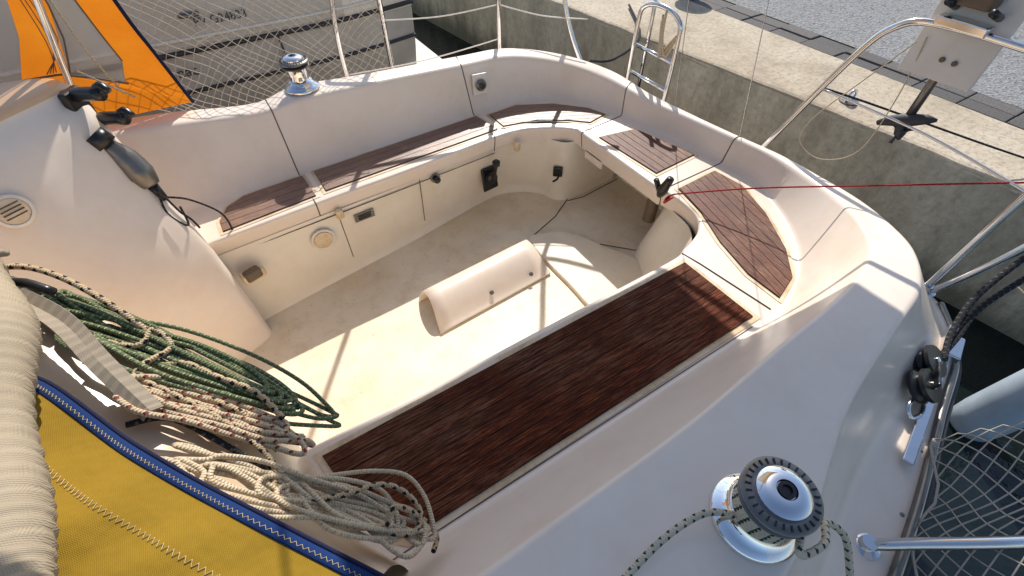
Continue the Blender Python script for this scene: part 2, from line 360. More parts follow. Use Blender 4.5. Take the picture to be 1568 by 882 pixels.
def disc(name,c,r,mat,ax=(0,-1,0.05),th=.008): return lathe(name,[(r,0),(r,th*.6),(r*.9,th),(r*.82,th),(r*.8,th*.4)],c,mat,boat,36,ax)
disc('speaker_ring',(.13,1.872,.26),.055,'white'); lathe('speaker_grille',[(.043,0),(.043,.005),(.01,.006)],(.13,1.868,.26),'rim',boat,30,(0,-1,0))
box('instruction_plate',(.35,1.893,.29),(.10,.004,.045),'alu',boat,rot=(0,0,.03),bev=.001)
for k in range(4): box('plate_text_%d'%k,(.35,1.889,.303-.008*k),(.07-.01*(k%2),.002,.0025),'black',boat,rot=(0,0,.03),bev=0)
disc('key_switch',(.75,1.915,.345),.026,'alu'); lathe('key_knob',[(.016,0),(.017,.02),(.008,.028)],(.75,1.905,.345),'black',boat,20,(0,-1,0))
box('throttle_plate',(1.09,1.955,.19),(.10,.014,.14),'black',boat,rot=(-.15,0,.1),bev=.012)
lathe('throttle_hub',[(.03,0),(.03,.03),(.02,.035)],(1.09,1.945,.21),'black',boat,24,(0,-1,0))
tube('throttle_lever',[(1.09,1.91,.21),(1.09,1.895,.26),(1.088,1.875,.32)],.011,'black',boat,10,3); lathe('throttle_knob',[(.006,-.02),(.02,-.012),(.022,.01),(.01,.02)],(1.088,1.872,.335),'black',boat,20,(0,0,1))
box('shower_socket',(1.455,1.80,.19),(.055,.02,.065),'black',boat,rot=(0,0,-.75),bev=.008); tube('shower_handle',[(1.455,1.79,.17),(1.43,1.77,.165),(1.40,1.77,.16)],.006,'black',boat,8,4)
box('seat_catch_a',(1.24,1.90,.375),(.03,.03,.06),'rim',boat,bev=.01); box('seat_catch_b',(.24,1.878,.36),(.035,.03,.05),'rim',boat,bev=.01)
for nm,x,y0,y1 in (('locker_seam_a',.665,1.915,1.945),('locker_seam_b',.235,1.895,1.885)):
    tube(nm,[(x,y0-.0005,.365),(x,y1-.003,.08)],.0018,'seam',boat,6)
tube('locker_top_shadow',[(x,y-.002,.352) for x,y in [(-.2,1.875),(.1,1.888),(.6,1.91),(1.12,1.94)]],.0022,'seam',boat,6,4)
box('winch_handle_pocket',(-.20,1.80,.27),(.10,.05,.05),'rim',boat,rot=(0,.0,.3),bev=.012); box('pocket_recess',(-.20,1.785,.285),(.07,.04,.05),'bronze',boat,rot=(0,0,.3),bev=.01)
q=(-.1,-1,.12)
box('shower_box',(1.20,2.215,.60),(.085,.012,.11),'white',boat,rot=(-.12,0,-.15),bev=.014)
lathe('shower_box_knob',[(.028,0),(.03,.012),(.02,.02),(.006,.02)],(1.20,2.208,.60),'alu',boat,28,q); lathe('shower_box_core',[(.017,.018),(.017,.024),(.004,.026)],(1.20,2.208,.60),'black',boat,20,q)
LV=[0,.45,.7,.95,1.03]
colsW=[
 [(-.75,1.98),(-.75,2.02),(-.75,2.1),(-.78,2.2),(-.78,2.24)],
 [(-.42,1.85),(-.42,1.95),(-.45,2.05),(-.48,2.14),(-.50,2.20)],
 [(-.265,1.73),(-.297,1.835),(-.352,1.955),(-.393,2.05),(-.42,2.12)],
 [(-.25,1.69),(-.285,1.79),(-.345,1.91),(-.39,2.00),(-.42,2.08)],
 [(-.28,1.66),(-.325,1.75),(-.38,1.86),(-.425,1.955),(-.455,2.035)],
 [(-.39,1.61),(-.43,1.68),(-.48,1.78),(-.52,1.89),(-.55,1.96)],
 [(-.60,1.52),(-.63,1.60),(-.67,1.68),(-.70,1.77),(-.72,1.84)],
 [(-1.1,1.42),(-1.1,1.50),(-1.1,1.57),(-1.1,1.64),(-1.1,1.70)]]
R=[]
for c in colsW:
    r=[Vector((p[0],p[1],z)) for p,z in zip(c,LV)]; t=r[-1]
    ce=Vector((-.85,2.08,1.07)); r+= [t.lerp(ce,.08)+Vector((0,0,.025)),t.lerp(ce,.4)+Vector((0,0,.02)),ce]
    R.append(r)
RR=[cr([r[k] for r in R],6) for k in range(len(R[0]))]; RR=[cr([RR[k][i] for k in range(len(RR))],3) for i in range(len(RR[0]))]
nc=len(RR[0])-1
grid('cabin_bulkhead',RR,None,boat,mats=['gel','gelglow'],midx=[1 if j>=13 else 0 for i in range(len(RR)-1) for j in range(nc)])
disc('bulkhead_vent',(-.67,1.735,.87),.05,'white',(.45,-.85,.25)); lathe('bulkhead_vent_core',[(.038,0),(.038,.006),(.01,.007)],(-.67,1.735,.87),'rim',boat,30,(.45,-.85,.25))
for k in range(5): box('vent_slat_%d'%k,(-.665,1.726,.845+.0125*k),(.055,.004,.003),'seam',boat,rot=(0,0,.49),bev=0)
E=[(-1.2,1.38,1.05),(-.72,1.30,1.02),(-.55,1.20,1.0),(-.41,1.02,.93),(-.28,.86,.85),(-.225,.75,.77),(-.20,.6,.70),(-.17,.44,.69),(-.10,.30,.735)]
I=[(-1.2,.3,1.12),(-.85,.3,1.08),(-.7,.28,1.02),(-.6,.25,.95),(-.5,.2,.9),(-.42,.15,.86),(-.38,.12,.83),(-.34,.1,.8),(-.3,.1,.79)]
R=[]
for e,i in zip(E,I):
    e=Vector(e);i=Vector(i); out=(e-i);out.z=0;out.normalize()
    R.append(round_profile([Vector((e.x,e.y,0))+out*.05,Vector((e.x,e.y,e.z-.12))+out*.03,e,e.lerp(i,.45)+Vector((0,0,.03)),i],[0,.05,.06,.05,0],4))
RR=[cr([r[k] for r in R],6) for k in range(len(R[0]))]; RR=[[RR[k][i] for k in range(len(RR))] for i in range(len(RR[0]))]
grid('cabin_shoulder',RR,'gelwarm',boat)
box('cabin_roof',(-2.2,1.3,.9),(2.4,2.3,.34),'gel',boat,bev=.08)
lathe('snap_button',[(.009,0),(.009,.004),(.004,.006)],(-.31,.80,.872),'black',boat,16)
edge=[Vector(s[5]) for s in S]
ed=cr(edge[16:],8)
tube('toe_rail',[v+Vector((0,.025,.012)) for v in ed],.011,'alu',boat,8)
R=[[v+Vector((-.0,.012,.004)),v+Vector((0,.060,.006))] for v in ed]; grid('toe_rail_bedding',R,'rim',boat)
for i in range(0,len(ed)-8,4): lathe('toe_rail_bolt_%d'%i,[(.006,0),(.006,.003),(.003,.004)],ed[i]+Vector((0,.048,.006)),'alu',boat,10)
tube('deck_outer_lip',[v+Vector((0,-.006,-.03)) for v in cr(edge,8)],.012,'dark',boat,8)
# ------------------------------------------------------------------ boom, with an unseen canopy added to shade the near seat and coaming
boom=empty('boom_with_added_shade')
tube('boom_spar',[(-3.2,1.34,2.32),(2.35,1.34,2.32)],.06,'steel',boom,16)
R=[]
for i in range(17):
    x=.55+1.6*i/16; R.append([Vector((x,.80+1.34*j/10,2.02+.02*math.sin(i*.7+j)+.05*math.sin(math.pi*j/10))) for j in range(11)])
grid('added_shade',R,'added_shade',boom)  # unseen sheet, added and sized to keep sun off the near side
for i,x in enumerate((.6,1.35,2.1)):
    for y in (.82,2.12): tube('added_shade_tie_%d'%i,[(x,y,2.03),(x,1.34,2.30)],.004,'rwhite',boom,6)
# ------------------------------------------------------------------ winches
def winch(name,c,s):
    w=empty(name); x,y,z=c
    f=lambda P:[(r*s,h*s) for r,h in P]
    lathe('base',f([(.083,0),(.083,.006),(.080,.010),(.070,.016),(.058,.026),(.053,.036),(.056,.038)]),c,'chrome',w,48)
    lathe('drum',f([(.056,.038),(.046,.045),(.043,.06),(.043,.082),(.047,.095),(.055,.10)]),c,'chrome',w,48)
    lathe('self_tailer_lower',f([(.050,.098),(.064,.102),(.066,.106),(.060,.110),(.052,.112)]),c,'alu',w,48)
    lathe('self_tailer_jaw',f([(.052,.114),(.060,.117),(.067,.122),(.068,.127),(.064,.131),(.050,.133),(.046,.132)]),c,'alu',w,48)
    lathe('cap',f([(.047,.131),(.046,.140),(.036,.148),(.024,.151),(.018,.151),(.016,.146)]),c,'chrome',w,48)
    lathe('socket',f([(.015,.145),(.015,.1515),(.009,.1518),(.008,.147)]),c,'black',w,24)
    for k in range(28):
        a=2*math.pi*k/28; box('jaw_rib_%d'%k,(x+.057*s*math.cos(a),y+.057*s*math.sin(a),z+.1325*s),(.010*s,.003*s,.003*s),'black',w,rot=(0,0,a),bev=0)
    return w
wn=winch('winch',(.56,-.02,.762),1.03); wf=winch('winch',(.33,2.345,.752),.95)
def wraprope(c,r0,turns,z0,dz,start):
    P=[]
    n=int(turns*28)
    for i in range(n+1):
        a=start+2*math.pi*i/28; P.append(Vector((c[0]+r0*math.cos(a),c[1]+r0*math.sin(a),c[2]+z0+dz*i/28)))
    return P
P=wraprope((.56,-.02,.762),.054,4.4,.046,.0125,math.radians(160))
head=[Vector((.22,.03,.775)),Vector((.36,.045,.79)),Vector((.46,.035,.806))]
tail=[Vector((.52,-.10,.865)),Vector((.58,-.115,.85)),Vector((.64,-.10,.81)),Vector((.67,-.14,.775)),Vector((.66,-.20,.70)),Vector((.70,-.27,.56)),Vector((.62,-.3,.525)),Vector((.45,-.33,.525))]
t=TB(); t.tube(cr(head+[P[0]],6)[:-1]+P+cr([P[-1]]+tail,8)[1:],.0068,10); t.done('winch_rope','rwg')
# ------------------------------------------------------------------ rails
pp=empty('stern_rail')
def rail(nm,P,r=.0125,sm=6): tube(nm,P,r,'steel',pp,12,sm)
rail('rail_loop',[(2.06,1.07,.44),(2.09,1.0,.66),(2.125,.87,1.02),(2.135,.80,1.13),(2.15,.70,1.17),(2.15,.43,1.175),(2.12,.15,1.17),(2.0,-.02,1.17),(1.7,-.12,1.17),(1.3,-.22,1.17)])
rail('rail_mid',[(2.11,.93,.86),(2.15,.5,.84),(2.05,.1,.84)],.005)
rail('leg_corner',[(1.885,.155,.47),(1.93,.15,.68),(1.98,.14,.92),(2.05,.09,1.16)])
rail('leg_brace',[(1.885,.14,.47),(1.93,.07,.66),(2.0,.0,.90)])
rail('leg_far',[(1.50,2.50,.50),(1.50,2.51,1.2)],.0125,0)
rail('leg_far_b',[(1.93,2.16,.45),(1.85,2.30,.75),(1.80,2.40,1.15)])
rail('far_loop',[(.62,2.66,.5),(.62,2.66,.8),(.66,2.66,1.05),(.78,2.65,1.16),(1.5,2.51,1.18),(1.8,2.40,1.17),(2.02,2.1,1.15)])
rail('far_post',[(.88,2.66,.5),(.87,2.66,2.1)],.013,0)
rail('added_shadow_pole',[(1.80,2.40,1.15),(1.79,2.40,2.3)],.015,0)  # unseen pole above the rail, added to cast a shadow on the hatch
rail('added_shadow_bar',[(1.79,2.40,1.62),(1.9,1.9,1.66),(2.0,1.34,1.67),(2.05,.8,1.66),(2.1,.35,1.62),(2.12,.15,1.17)],.014)  # unseen bar, added to throw a crossing shadow into the cockpit
for i,(x,y,z) in enumerate([(2.06,1.07,.455),(1.885,.15,.478),(1.5,2.5,.51),(.87,-.21,.515)]): lathe('foot_%d'%i,[(.034,0),(.034,.005),(.018,.012),(.017,.03)],(x,y,z-.004),'steel',pp,28)
rail('gate_stanchion',[(.87,-.21,.505),(.885,-.225,.535),(.93,-.265,.585),(1.02,-.35,.70),(1.08,-.41,.84)],.0135)
for i,(a,b) in enumerate([(((.86,2.66,.85)),((1.5,2.505,.86))),(((1.5,2.505,.86)),((1.9,2.2,.80))),((1.5,2.505,1.02),(2.02,2.1,.98)),((.62,2.66,.62),(1.5,2.505,.68))]):
    m_=Vector(a).lerp(Vector(b),.5)-Vector((0,0,.02)); tube('lifeline_%d'%i,[a,m_,b],.0035,'white',pp,6,6)
bs=empty('backstay')
for i,(y0,y1) in enumerate(((1.14,1.5),(1.56,1.5))): tube('wire_%d'%i,[(2.02,y0,.56),(.5,y1,8)],.0022,'steel',bs,6)
lad=empty('boarding_ladder')
tube('ladder_frame',[(2.08,1.99,.38),(2.08,1.99,.80),(2.08,1.96,.90),(2.08,1.84,.93),(2.08,1.72,.90),(2.08,1.69,.80),(2.08,1.69,.36)],.0125,'steel',lad,12,6)
tube('ladder_inner',[(2.12,1.93,.38),(2.12,1.93,.84),(2.11,1.93,1.05)],.011,'steel',lad,10)
for i,z in enumerate((.55,.70)): tube('ladder_rung_%d'%i,[(2.08,1.99,z),(2.08,1.69,z)],.011,'steel',lad,10)
t=TB(); 
for k in range(3): t.tube([(2.07,1.80+.02*math.sin(k),.93-.03*k),(2.06,1.78,.80-.04*k),(2.07,1.74+.02*k,.72),(2.08,1.70,.84)],.006,8,True,6)
t.done('ladder_lashing','rwhite',lad)
br=empty('outboard_bracket')
box('board',(2.20,.615,1.15),(.022,.24,.30),'board',br,rot=(0,.12,.05),bev=.006)
box('clamp_bar',(2.16,.62,1.185),(.05,.16,.03),'steel',br,bev=.005)
for i,y in enumerate((.56,.60)): lathe('bolt_%d'%i,[(.009,0),(.009,.005),(.004,.008)],(2.178,y+.02,1.07),'bronze',br,14,(-1,0,.1))
for i,y in enumerate((.55,.68)): tube('clamp_screw_%d'%i,[(2.10,y,1.25),(2.19,y,1.22)],.012,'black',br,10); 
box('clamp_body',(2.17,.63,1.27),(.07,.12,.07),'bronze',br,bev=.015)
om=empty('outboard_motor')
tube('shaft',[(2.24,.62,1.35),(2.23,.62,1.02),(2.225,.62,.84)],.016,'alu',om,14)
tube('gear_pod',[(2.22,.53,.87),(2.22,.56,.86),(2.22,.62,.83),(2.22,.67,.805),(2.22,.705,.78)],[.006,.018,.026,.02,.010],'dark',om,14)
for k in range(3):
    a=2*math.pi*k/3+.5; ce=Vector((2.22,.615,.785)); dx=Vector((math.cos(a)*.3,math.cos(a)*.95,math.sin(a)))*.8
    sd=Vector((.8,0.2,.2)); V=[ce+dx*.01-sd*.006,ce+dx*.035-sd*.02,ce+dx*.06-sd*.014+Vector((0,.01,0)),ce+dx*.068,ce+dx*.06+sd*.014,ce+dx*.035+sd*.02,ce+dx*.01+sd*.006]
    o=mk('blade_%d'%k,V,[tuple(range(7))],'dark',om); s=o.modifiers.new('s','SOLIDIFY'); s.thickness=.005
lathe('prop_hub',[(.014,-.03),(.02,-.01),(.02,.01),(.006,.035)],(2.22,.615,.785),'dark',om,20,(0.2,-.3,-1))
tube('outboard_lanyard',[(2.16,.72,1.1),(2.15,.80,.95),(2.15,.92,.72),(2.16,.93,.60),(2.18,.82,.56),(2.19,.70,.66),(2.18,.68,.9),(2.17,.70,1.12)],.0022,'rwhite',om,6,8)
t=TB(); t.tube([(1.50,1.035,.50),(1.70,.80,.60),(1.9,.49,.725),(2.1,.18,.85),(2.3,-.1,.95)],.0034,8,True,6)
for k in range(3): t.tube([(1.50,1.035,.5),(1.49+.01*k,1.06,.47),(1.47+.012*k,1.05,.455+.005*k),(1.49,1.03,.49)],.0038,8,True,5)
t.done('red_line','red')
t=TB(); t.tube([(2.12,.93,.86),(2.3,.8,.80),(2.8,.45,.62),(3.1,.2,.52)],.0045,8,True,6); t.tube([(1.95,2.2,.56),(2.2,2.25,.5),(2.55,2.4,.52),(2.9,2.9,.52)],.008,8,True,6); t.done('mooring_line','rblack')
th=empty('rudder_stock')
lathe('stock',[(.032,0),(.032,.14),(.038,.145),(.038,.19),(.02,.20)],(1.63,1.23,.16),'bronze',th,24)
box('clamp',(1.60,1.19,.38),(.07,.045,.04),'alu',th,rot=(0,0,.6),bev=.01)
tube('lever',[(1.56,1.15,.40),(1.53,1.12,.46),(1.535,1.10,.53)],[.018,.024,.016],'black',th,14,4)
tube('lever_stub',[(1.55,1.15,.42),(1.53,1.16,.47),(1.52,1.165,.49)],.013,'black',th,12,3)
wh=empty('winch_handle_holder')
for i,(dx,dz) in enumerate(((0,.03),(.02,-.06))):
    tube('clamp_arm_%d'%i,[(-.46+dx,2.08-dx,.99+dz),(-.39+dx,2.02,1.01+dz),(-.33+dx,1.96,1.02+dz)],[.02,.022,.022],'black',wh,12,3)
    tube('clamp_hook_%d'%i,[(-.35+dx,1.98,1.02+dz),(-.32+dx,1.96,1.045+dz),(-.305+dx,1.94,1.03+dz)],.013,'black',wh,10,3)
box('backing',(-.42,2.04,.97),(.03,.08,.17),'black',wh,rot=(0,0,-.6),bev=.01)
mb=empty('man_overboard_light')
o3=Vector((-.035,.02,.035))
tube('body',[Vector(p)+o3 for p in [(-.365,1.93,.86),(-.34,1.92,.80),(-.325,1.90,.745),(-.315,1.885,.70)]],[.022,.042,.046,.030],'alu',mb,18,5)
tube('cap',[Vector(p)+o3 for p in [(-.385,1.94,.90),(-.365,1.93,.86)]],[.036,.038],'black',mb,18)
tube('neck',[Vector(p)+o3 for p in [(-.315,1.885,.70),(-.30,1.87,.64)]],[.02,.012],'black',mb,12)
t=TB(); t.tube([(-.335,1.89,.685),(-.27,1.90,.64),(-.20,1.91,.54),(-.19,1.90,.46),(-.20,1.88,.44)],.004,8,True,8)
t.tube([(-.34,1.88,.72),(-.35,1.85,.64),(-.31,1.83,.58),(-.30,1.84,.66)],.004,8,True,6); t.tube([(-.33,1.87,.70),(-.31,1.84,.64),(-.29,1.83,.60),(-.28,1.82,.56)],.004,8,True,6); t.done('cord','rblack',mb)
bl=empty('pulley_block')
box('track',(1.44,-.075,.525),(.62,.028,.012),'steel',bl,rot=(0,0.02,.26),bev=.003)
box('cheek_a',(1.40,-.045,.575),(.13,.010,.08),'black',bl,rot=(0.3,0.2,.35),bev=.004)
for i,(dx,dy) in enumerate(((0,0),(.095,.035))):
    lathe('sheave_%d'%i,[(.048,-.02),(.050,-.01),(.040,0),(.050,.01),(.048,.02),(.014,.022)],(1.36+dx,-.055+dy,.58),'black',bl,28,(.2,-.6,.9))
    lathe('sheave_pin_%d'%i,[(.012,0),(.012,.026),(.006,.028)],(1.36+dx,-.055+dy,.58),'steel',bl,16,(.2,-.6,.9))
tube('shackle',[(1.33,-.06,.56),(1.28,-.065,.56),(1.27,-.09,.54),(1.30,-.10,.54)],.006,'steel',bl,8,5)
t=TB(); t.tube([(1.50,-.04,.58),(1.60,.0,.60),(1.75,.03,.66),(1.95,.02,.78),(2.15,.0,.9)],.009,8,True,6); t.tube([(1.49,-.03,.57),(1.60,-.02,.585),(1.75,.0,.63),(1.95,-.03,.74)],.009,8,True,6); t.done('tackle_rope','rblack',bl)
box('cam_cleat',(1.62,-.03,.535),(.10,.05,.035),'steel',bl,rot=(0,0,.3),bev=.005)
# ------------------------------------------------------------------ netting
def net(name,fn,nu,nv,r=.0018):
    t=TB()
    for k in range(-nv,nu+1):
        for sgn in (1,-1):
            P=[]
            for j in range(nv*2+1):
                v=j/(nv*2); u=(k+ (v*nv if sgn>0 else nv-v*nv))/nu
                if 0<=u<=1: P.append(fn(u,v))
            if len(P)>1: t.tube(P,r,4,False)
    for v in (0,1): t.tube([fn(i/20,v) for i in range(21)],r*1.8,5,False)
    return t.done(name,'net')
def fn(u,v):
    x=-.30+1.17*u; return Vector((x+.01*math.sin(v*17+u*5),2.76-.12*v-.08*max(0,x)+.014*math.sin(u*31)+.01*math.sin(v*9+u*13),.53+.62*v+.018*math.sin(u*19+v*6)))
net('safety_net',fn,24,13,.0016)
def fn2(u,v):
    x=1.28-.95*u; base=-.16-.20*min(1,max(0,(1.28-x)/.5)); return Vector((x+.16*v+.012*math.sin(v*11+u*7),base-.14*v-.03*math.sin(v*3.1)+.014*math.sin(u*26),.52+.55*v+.02*math.sin(u*14)))
net('safety_net',fn2,22,12,.0018)
# ------------------------------------------------------------------ spray hood
sh=empty('spray_hood')
def hp_(x,z): return Vector((x,2.43-.12*(z-.76)+.01*math.sin(x*9),z))
def patch(nm,P,mat,off=0):
    V=[hp_(x,z)+Vector((0,off,0)) for x,z in P]; return mk(nm,V,[tuple(range(len(V)))],mat,sh,smooth=False)
patch('aft_strip',[(-.31,.90),(-.12,.77),(-.19,1.19),(-.24,1.75),(-.34,1.75),(-.30,1.20),(-.275,.99)],'orange')
patch('bottom_band',[(-1.6,.80),(-.12,.77),(-.31,.90),(-.46,.965),(-.60,.985),(-1.6,1.02)],'orange',.002)
patch('mid_strip',[(-.46,.965),(-.60,.985),(-.52,1.12),(-.48,1.23),(-.48,1.75),(-.40,1.75),(-.38,1.21)],'orange',.001)
patch('window_aft',[(-.31,.90),(-.46,.965),(-.38,1.21),(-.40,1.75),(-.34,1.75),(-.30,1.20),(-.275,.99)],'vinyl',.004)
patch('window_forward',[(-.60,.985),(-1.6,1.02),(-1.6,1.75),(-.48,1.75),(-.48,1.23),(-.52,1.12)],'vinyl',.004)
tube('edge_piping',[hp_(-.12,.77)+Vector((0,-.004,0)),hp_(-.16,1.0)+Vector((0,-.004,0)),hp_(-.19,1.19)+Vector((0,-.004,0)),hp_(-.24,1.75)],.007,'navy',sh,8,4)
tube('seam_piping',[hp_(-.30,.90),hp_(-.46,.97),hp_(-.61,.985),hp_(-1.6,1.02)],.004,'bronze',sh,6,3)
tube('window_binding',[hp_(-.275,.99)+Vector((0,-.006,0)),hp_(-.30,1.2)+Vector((0,-.006,0)),hp_(-.34,1.75)+Vector((0,-.006,0))],.003,'bronze',sh,6,3)
tube('mid_binding',[hp_(-.46,.965)+Vector((0,-.006,0)),hp_(-.38,1.21)+Vector((0,-.006,0)),hp_(-.40,1.75)+Vector((0,-.006,0))],.003,'bronze',sh,6,3)
for k in range(4): tube('mid_crease_%d'%k,[hp_(-.49-.01*k,.99)+Vector((0,-.004,0)),hp_(-.455+.012*k,1.1)+Vector((0,-.006,0)),hp_(-.44+.01*k,1.3)+Vector((0,-.004,0))],.0016,'bronze',sh,5,4)
tube('hood_tube',[(-.50,2.33,.80),(-.44,2.32,1.05),(-.36,2.30,1.4),(-.35,2.2,1.75)],.012,'steel',sh,12,4)
t=TB(); t.tube([(-.33,2.38,.88),(-.36,2.37,1.05),(-.37,2.37,1.3)],.004,6); t.tube([(-.30,2.37,.86),(-.36,2.36,.93),(-.42,2.35,1.0)],.004,6); t.done('hood_lacing','rwhite',sh)
# ------------------------------------------------------------------ ropes on shoulder
def coil(A,B,wid,loops,r,mat,seed=1,wob=.02,zf=None,ends=.10,tw=.35):
    rnd=random.Random(seed); A=Vector(A);B=Vector(B); ax=(B-A); sd=ax.cross(Vector((0,0,1))).normalized(); P=[]
    for l in range(loops):
        w=wid*rnd.uniform(.25,1.25)*(1 if rnd.random()>.25 else -1); e0=rnd.uniform(-ends,ends); e1=rnd.uniform(-ends,ends); off=rnd.uniform(-wob,wob); up=rnd.uniform(0,1); ph=rnd.uniform(0,6.28); bend=rnd.uniform(-.03,.03)
        nn=14
        for k in range(nn):
            a=2*math.pi*k/nn; c=.5-.5*math.cos(a); tt=c*(1+e1-e0)+e0
            p=A+ax*tt+sd*(w*math.sin(a)*(1+tw*math.sin(2*a+ph))+off+bend*math.sin(math.pi*tt)+rnd.uniform(-.006,.006))
            p.z=zf(p)+r+up*r*4.5+r*1.5*math.sin(a*2+ph)
            P.append(p)
    t=TB(); t.tube(cr(P,5),r,8); t.done('rope_coil',mat)
def shoulder_z(p):
    pts=[(-.72,1.02),(-.55,1.0),(-.41,.94),(-.28,.865),(-.22,.80),(-.15,.745),(-.05,.66),(.05,.60)]
    x=min(max(p.x,-.72),.05)
    for (a,za),(b,zb) in zip(pts,pts[1:]):
        if a<=x<=b: return za+(zb-za)*(x-a)/(b-a)+.012
    return .7
coil((-.48,1.07,.99),(-.16,.71,.80),.034,7,.0055,'rgreen',seed=3,zf=shoulder_z)
coil((-.45,1.0,.99),(-.13,.70,.80),.046,6,.005,'rgreen',seed=9,zf=shoulder_z,ends=.16)
coil((-.40,.79,.92),(-.17,.60,.80),.026,5,.0058,'rred',seed=5,zf=shoulder_z)
coil((-.32,.60,.80),(-.04,.36,.70),.050,7,.0052,'rwhite',seed=11,zf=shoulder_z,wob=.015,ends=.14,tw=.6)
coil((-.20,.52,.80),(-.02,.33,.70),.050,5,.0052,'rwhite',seed=21,zf=shoulder_z,wob=.02,ends=.2,tw=.8)
def line(nm,P,r,mat): tube(nm,P,r,mat,None,8,8)
line('halyard_line',[(-.60,1.18,1.04),(-.52,1.16,1.05),(-.44,1.08,1.04),(-.37,.98,.99),(-.33,.90,.92),(-.36,.86,.92),(-.30,.84,.91),(-.26,.80,.88),(-.20,.74,.84),(-.17,.66,.82)],.0068,'rfleck')
line('halyard_line',[(-.62,1.10,1.05),(-.5,1.03,1.02),(-.42,.94,.97),(-.36,.90,.95),(-.33,.93,.95),(-.31,.88,.93),(-.36,.84,.95),(-.37,.80,.95),(-.30,.76,.90),(-.24,.70,.87),(-.22,.66,.83),(-.20,.60,.81)],.006,'rfleck')
line('halyard_line',[(-.44,.88,.98),(-.36,.80,.95),(-.28,.70,.90),(-.23,.62,.85),(-.21,.56,.83),(-.22,.5,.82),(-.14,.46,.78),(-.05,.45,.74),(-.01,.42,.70),(0.0,.37,.68),(-.03,.34,.69),(-.07,.36,.72),(-.04,.39,.74),(.0,.36,.66),(.01,.34,.58),(-.01,.31,.60)],.006,'rfleck')
line('jammed_line',[(-.40,.72,.94),(-.33,.70,.92),(-.25,.60,.84),(-.22,.56,.82)],.006,'rblack')
cl=empty('deck_clutch'); box('body',(-.52,1.10,1.035),(.07,.035,.03),'alu',cl,rot=(0,.1,-.9),bev=.008); tube('handle',[(-.53,1.11,1.05),(-.49,1.07,1.065),(-.45,1.03,1.05)],.009,'black',cl,10,3)
# ------------------------------------------------------------------ yellow canvas
yc=empty('yellow_canvas_cover')
ec=cr([(-.62,1.0,1.0),(-.49,.84,1.0),(-.37,.63,.99),(-.25,.45,.98),(-.10,.24,.96),(.02,.06,.94)],8)
off=Vector((-.8,-.6,0))
def onc(i,d,lift=.0025): 
    i=min(max(i,0),len(ec)-1.001); k=int(i); e=ec[k].lerp(ec[k+1],i-k); v=d/.62
    return e+off*d+Vector((0,0,.12*math.sin(v*1.6)+.018*min(1,v*3)*math.sin(i*.35+v*9)+.006*math.sin(i*.8)+.005*min(1,v*4)*math.sin(i*1.3+v*17)+lift))
grid('canvas',[[onc(i*.5,.62*j/28,0) for j in range(29)] for i in range(2*(len(ec)-1)+1)],'yellow',yc)
grid('trim',[[onc(i*.5,-.002,.001),onc(i*.5,.003,.0045),onc(i*.5,.017,.0045),onc(i*.5,.019,.001)] for i in range(2*(len(ec)-1)+1)],'blue',yc)
tube('trim_cord',[onc(i*.5,-.003,.002) for i in range(2*(len(ec)-1)+1)],.0035,'navy',yc,8)
t=TB(); t.tube([onc(k*.18,.085+.008*(k%2),.0015) for k in range(220)],.0008,5,False); t.tube([onc(k*.16,.008+.005*(k%2),.005) for k in range(250)],.0006,5,False)
t.tube([onc(20+2.6*math.cos(a/12),.24+.045*math.sin(a/12)+.004*(a%2),.001) for a in range(76)],.0009,5,False); t.done('stitching','thread',yc)
wb=empty('rolled_canvas')
cp=cr([(-.60,1.22,1.07),(-.53,1.08,1.10),(-.475,.90,1.12),(-.455,.70,1.13),(-.44,.50,1.13),(-.42,.36,1.13)],22)
t=TB(); rr=[.048+.0028*math.sin(i*math.pi*.75)+.006*math.sin(i*.16) for i in range(len(cp))]
t.tube([c+Vector((-.018,-.0,0)) for c in cp],rr,20); t.done('roll','cream',wb)
cp2=cr([(-.52,1.06,1.06),(-.44,.94,1.04),(-.395,.82,1.01),(-.35,.71,.96)],14)
R=[]
for i,c in enumerate(cp2):
    w=.020; s_=Vector((-.8,-.45,.15)).normalized(); R.append([c+s_*w*(k/4-.5)*2+Vector((0,0,.0015*(i%2)+.012*abs(k-2)*.5*math.sin(i*.11+.6))) for k in range(5)])
o=grid('strap',R,'strap',wb,smooth=False); s=o.modifiers.new('s','SOLIDIFY'); s.thickness=.003
t=TB()
for k in range(40):
    a=random.uniform(0,6.28); b_=Vector((-.56,1.13,1.11)); d=Vector((math.cos(a)*.04,math.sin(a)*.04,random.uniform(0,.05))); t.tube([b_+d*.6,b_+d*1.1,b_+d*1.4+Vector((random.uniform(-.02,.02),random.uniform(-.02,.02),0))],.007,6,True,3)
t.done('frayed_end','strap',wb)
